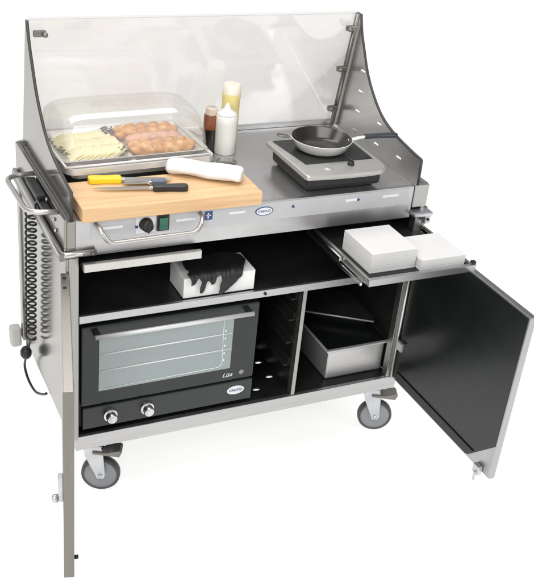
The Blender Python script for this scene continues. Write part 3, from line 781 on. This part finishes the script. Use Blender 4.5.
# outlines: palm lying in the opening, fingers hanging over the front
add_glove([(.352, .03), (.375, .012), (.44, .008), (.47, .02), (.465, .075), (.455, .118), (.432, .125), (.428, .142), (.416, .148), (.404, .128), (.398, .133), (.394, .158), (.386, .172), (.375, .170), (.376, .150), (.380, .128), (.372, .120), (.358, .138), (.345, .140), (.346, .124), (.338, .112), (.350, .098), (.346, .07)], 3, .001)
add_glove([(.425, .022), (.47, .010), (.525, .014), (.552, .04), (.552, .075), (.535, .104), (.515, .128), (.492, .148), (.468, .168), (.448, .184), (.438, .178), (.440, .150), (.446, .128), (.436, .108), (.430, .07)], 8, .005)

# --- white paper stacks on the pulled-out shelf
def stack(name, x0, x1, y0, y1, z0, z1, n, label):
    bm = B(); dz = (z1-z0)/n; rnd = random.Random(n)
    for i in range(n):
        j = rnd.uniform(-.0003, .0003); k = rnd.uniform(-.0003, .0003)
        box(bm, x0+j, x1+j, y0+k, y1+k, z0+i*dz+.00005, z0+(i+1)*dz, .0002, 1)
    return tag(part(name, bm, M['stack']), label, 'paper stack', 'white paper stacks on the pulled-out shelf')
stack('paper_stack', .824, .985, -.236, -.064, .5925, .657, 40, 'taller stack of white paper on the left of the pulled-out shelf')
stack('paper_stack', .989, 1.152, -.262, -.104, .5925, .628, 22, 'lower stack of white paper on the right of the pulled-out shelf')

# --- lower right: steel pan, dark lid, dark baking tray
sp_ = thing('steel_pan', 'deep stainless food pan with a dark flat lid on the cupboard floor', 'food pan', (1.02, .15, .0005))
bm = B(); box(bm, .905, 1.135, .050, .27, .001, .118, .008, 3)
part('pan_body', bm, M['satinpan'], sp_)
bm = B(); box(bm, .893, 1.146, .040, .285, .1185, .126, .003); part('pan_rim', bm, M['alu'], sp_)
bm = B(); box(bm, .899, 1.142, .050, .280, .1263, .1285, .001); part('pan_lid', bm, M['liner'], sp_)
lt = thing('baking_tray', 'dark baking tray with a pale front edge lying slantwise on the lidded pan', 'baking tray', (1.02, .20, .132), R(-33.0))
bm = box_(-.135, .125, .0, .20, .020, .024, .001); part('tray_plate', bm, M['darktin'], lt)
bm = tube(B(), [(-.138, -.002, .026), (.128, -.002, .026)], .003, 8); part('tray_edge', bm, M['alu'], lt)
bm = B(); box(bm, -.10, .10, .03, .10, -.0033, .0195, .002); part('tray_support', bm, M['under'], lt)

# ================================================================== light
w = bpy.data.worlds.new('World'); S.world = w; w.use_nodes = True; nt = w.node_tree
bg_ = nt.nodes['Background']
tc = N(nt, 'ShaderNodeTexCoord'); sx = N(nt, 'ShaderNodeSeparateXYZ'); cr = N(nt, 'ShaderNodeValToRGB')
nt.links.new(tc.outputs['Generated'], sx.inputs[0]); 
mr = N(nt, 'ShaderNodeMapRange'); mr.inputs['From Min'].default_value = -1; mr.inputs['From Max'].default_value = 1
nt.links.new(sx.outputs['Y'], mr.inputs['Value']); nt.links.new(mr.outputs[0], cr.inputs[0])
e = cr.color_ramp.elements; e[0].position = .2; e[0].color = (.75, .75, .75, 1); e[1].position = .8; e[1].color = (.80, .80, .81, 1)
c2 = N(nt, 'ShaderNodeValToRGB'); nt.links.new(sx.outputs['X'], c2.inputs[0])
f = c2.color_ramp.elements; f[0].position = .36; f[0].color = (1, 1, 1, 1); f[1].position = .62; f[1].color = (.22, .22, .225, 1)
mm = N(nt, 'ShaderNodeMix', data_type='RGBA', blend_type='MULTIPLY'); mm.inputs[0].default_value = 1
nt.links.new(cr.outputs[0], mm.inputs[6]); nt.links.new(c2.outputs[0], mm.inputs[7]); nt.links.new(mm.outputs[2], bg_.inputs['Color'])
bg_.inputs['Strength'].default_value = .8

def area(name, loc, target, size, power, col=(1, 1, 1)):
    l = bpy.data.lights.new(name, 'AREA'); l.shape = 'RECTANGLE'; l.size, l.size_y = size; l.energy = power; l.color = col
    o = bpy.data.objects.new(name, l); COL.objects.link(o); o.location = loc
    o.rotation_euler = (Vector(target)-Vector(loc)).to_track_quat('-Z', 'Y').to_euler(); return o
area('softbox', (-1.6, -2.6, 2.6), (.5, .2, .4), (1.4, 1.4), 62, (1, .985, .96))
area('softbox', (2.6, -2.2, 2.2), (.6, .2, .4), (1.2, 1.6), 26, (.97, .98, 1))
area('softbox', (.4, 1.4, 3.0), (.5, .3, .7), (2.0, .8), 26)
area('softbox', (.2, -.5, 3.3), (.45, .2, .6), (1.6, 1.2), 36, (1, .99, .97))

# ================================================================== camera
cd = bpy.data.cameras.new('camera'); cam = bpy.data.objects.new('camera', cd); COL.objects.link(cam)
cd.sensor_fit = 'HORIZONTAL'; cd.sensor_width = 36; cd.lens = 986.2/534*36; cd.clip_end = 200; cd.clip_start = .05
rx, roll_, rz = R(60.839), R(6.187), R(-27.904)
mt = Matrix.Rotation(rz, 4, 'Z') @ Matrix.Rotation(rx, 4, 'X') @ Matrix.Rotation(roll_, 4, 'Z')
cam.matrix_world = Matrix.Translation((-.674, -2.422, 1.965)) @ mt
S.camera = cam
S.view_settings.view_transform = 'Standard'; S.view_settings.look = 'None'; S.view_settings.exposure = 0; S.view_settings.gamma = 1
S.render.engine = 'CYCLES'; S.cycles.max_bounces = 12; S.cycles.transparent_max_bounces = 16
S.cycles.use_denoising = True
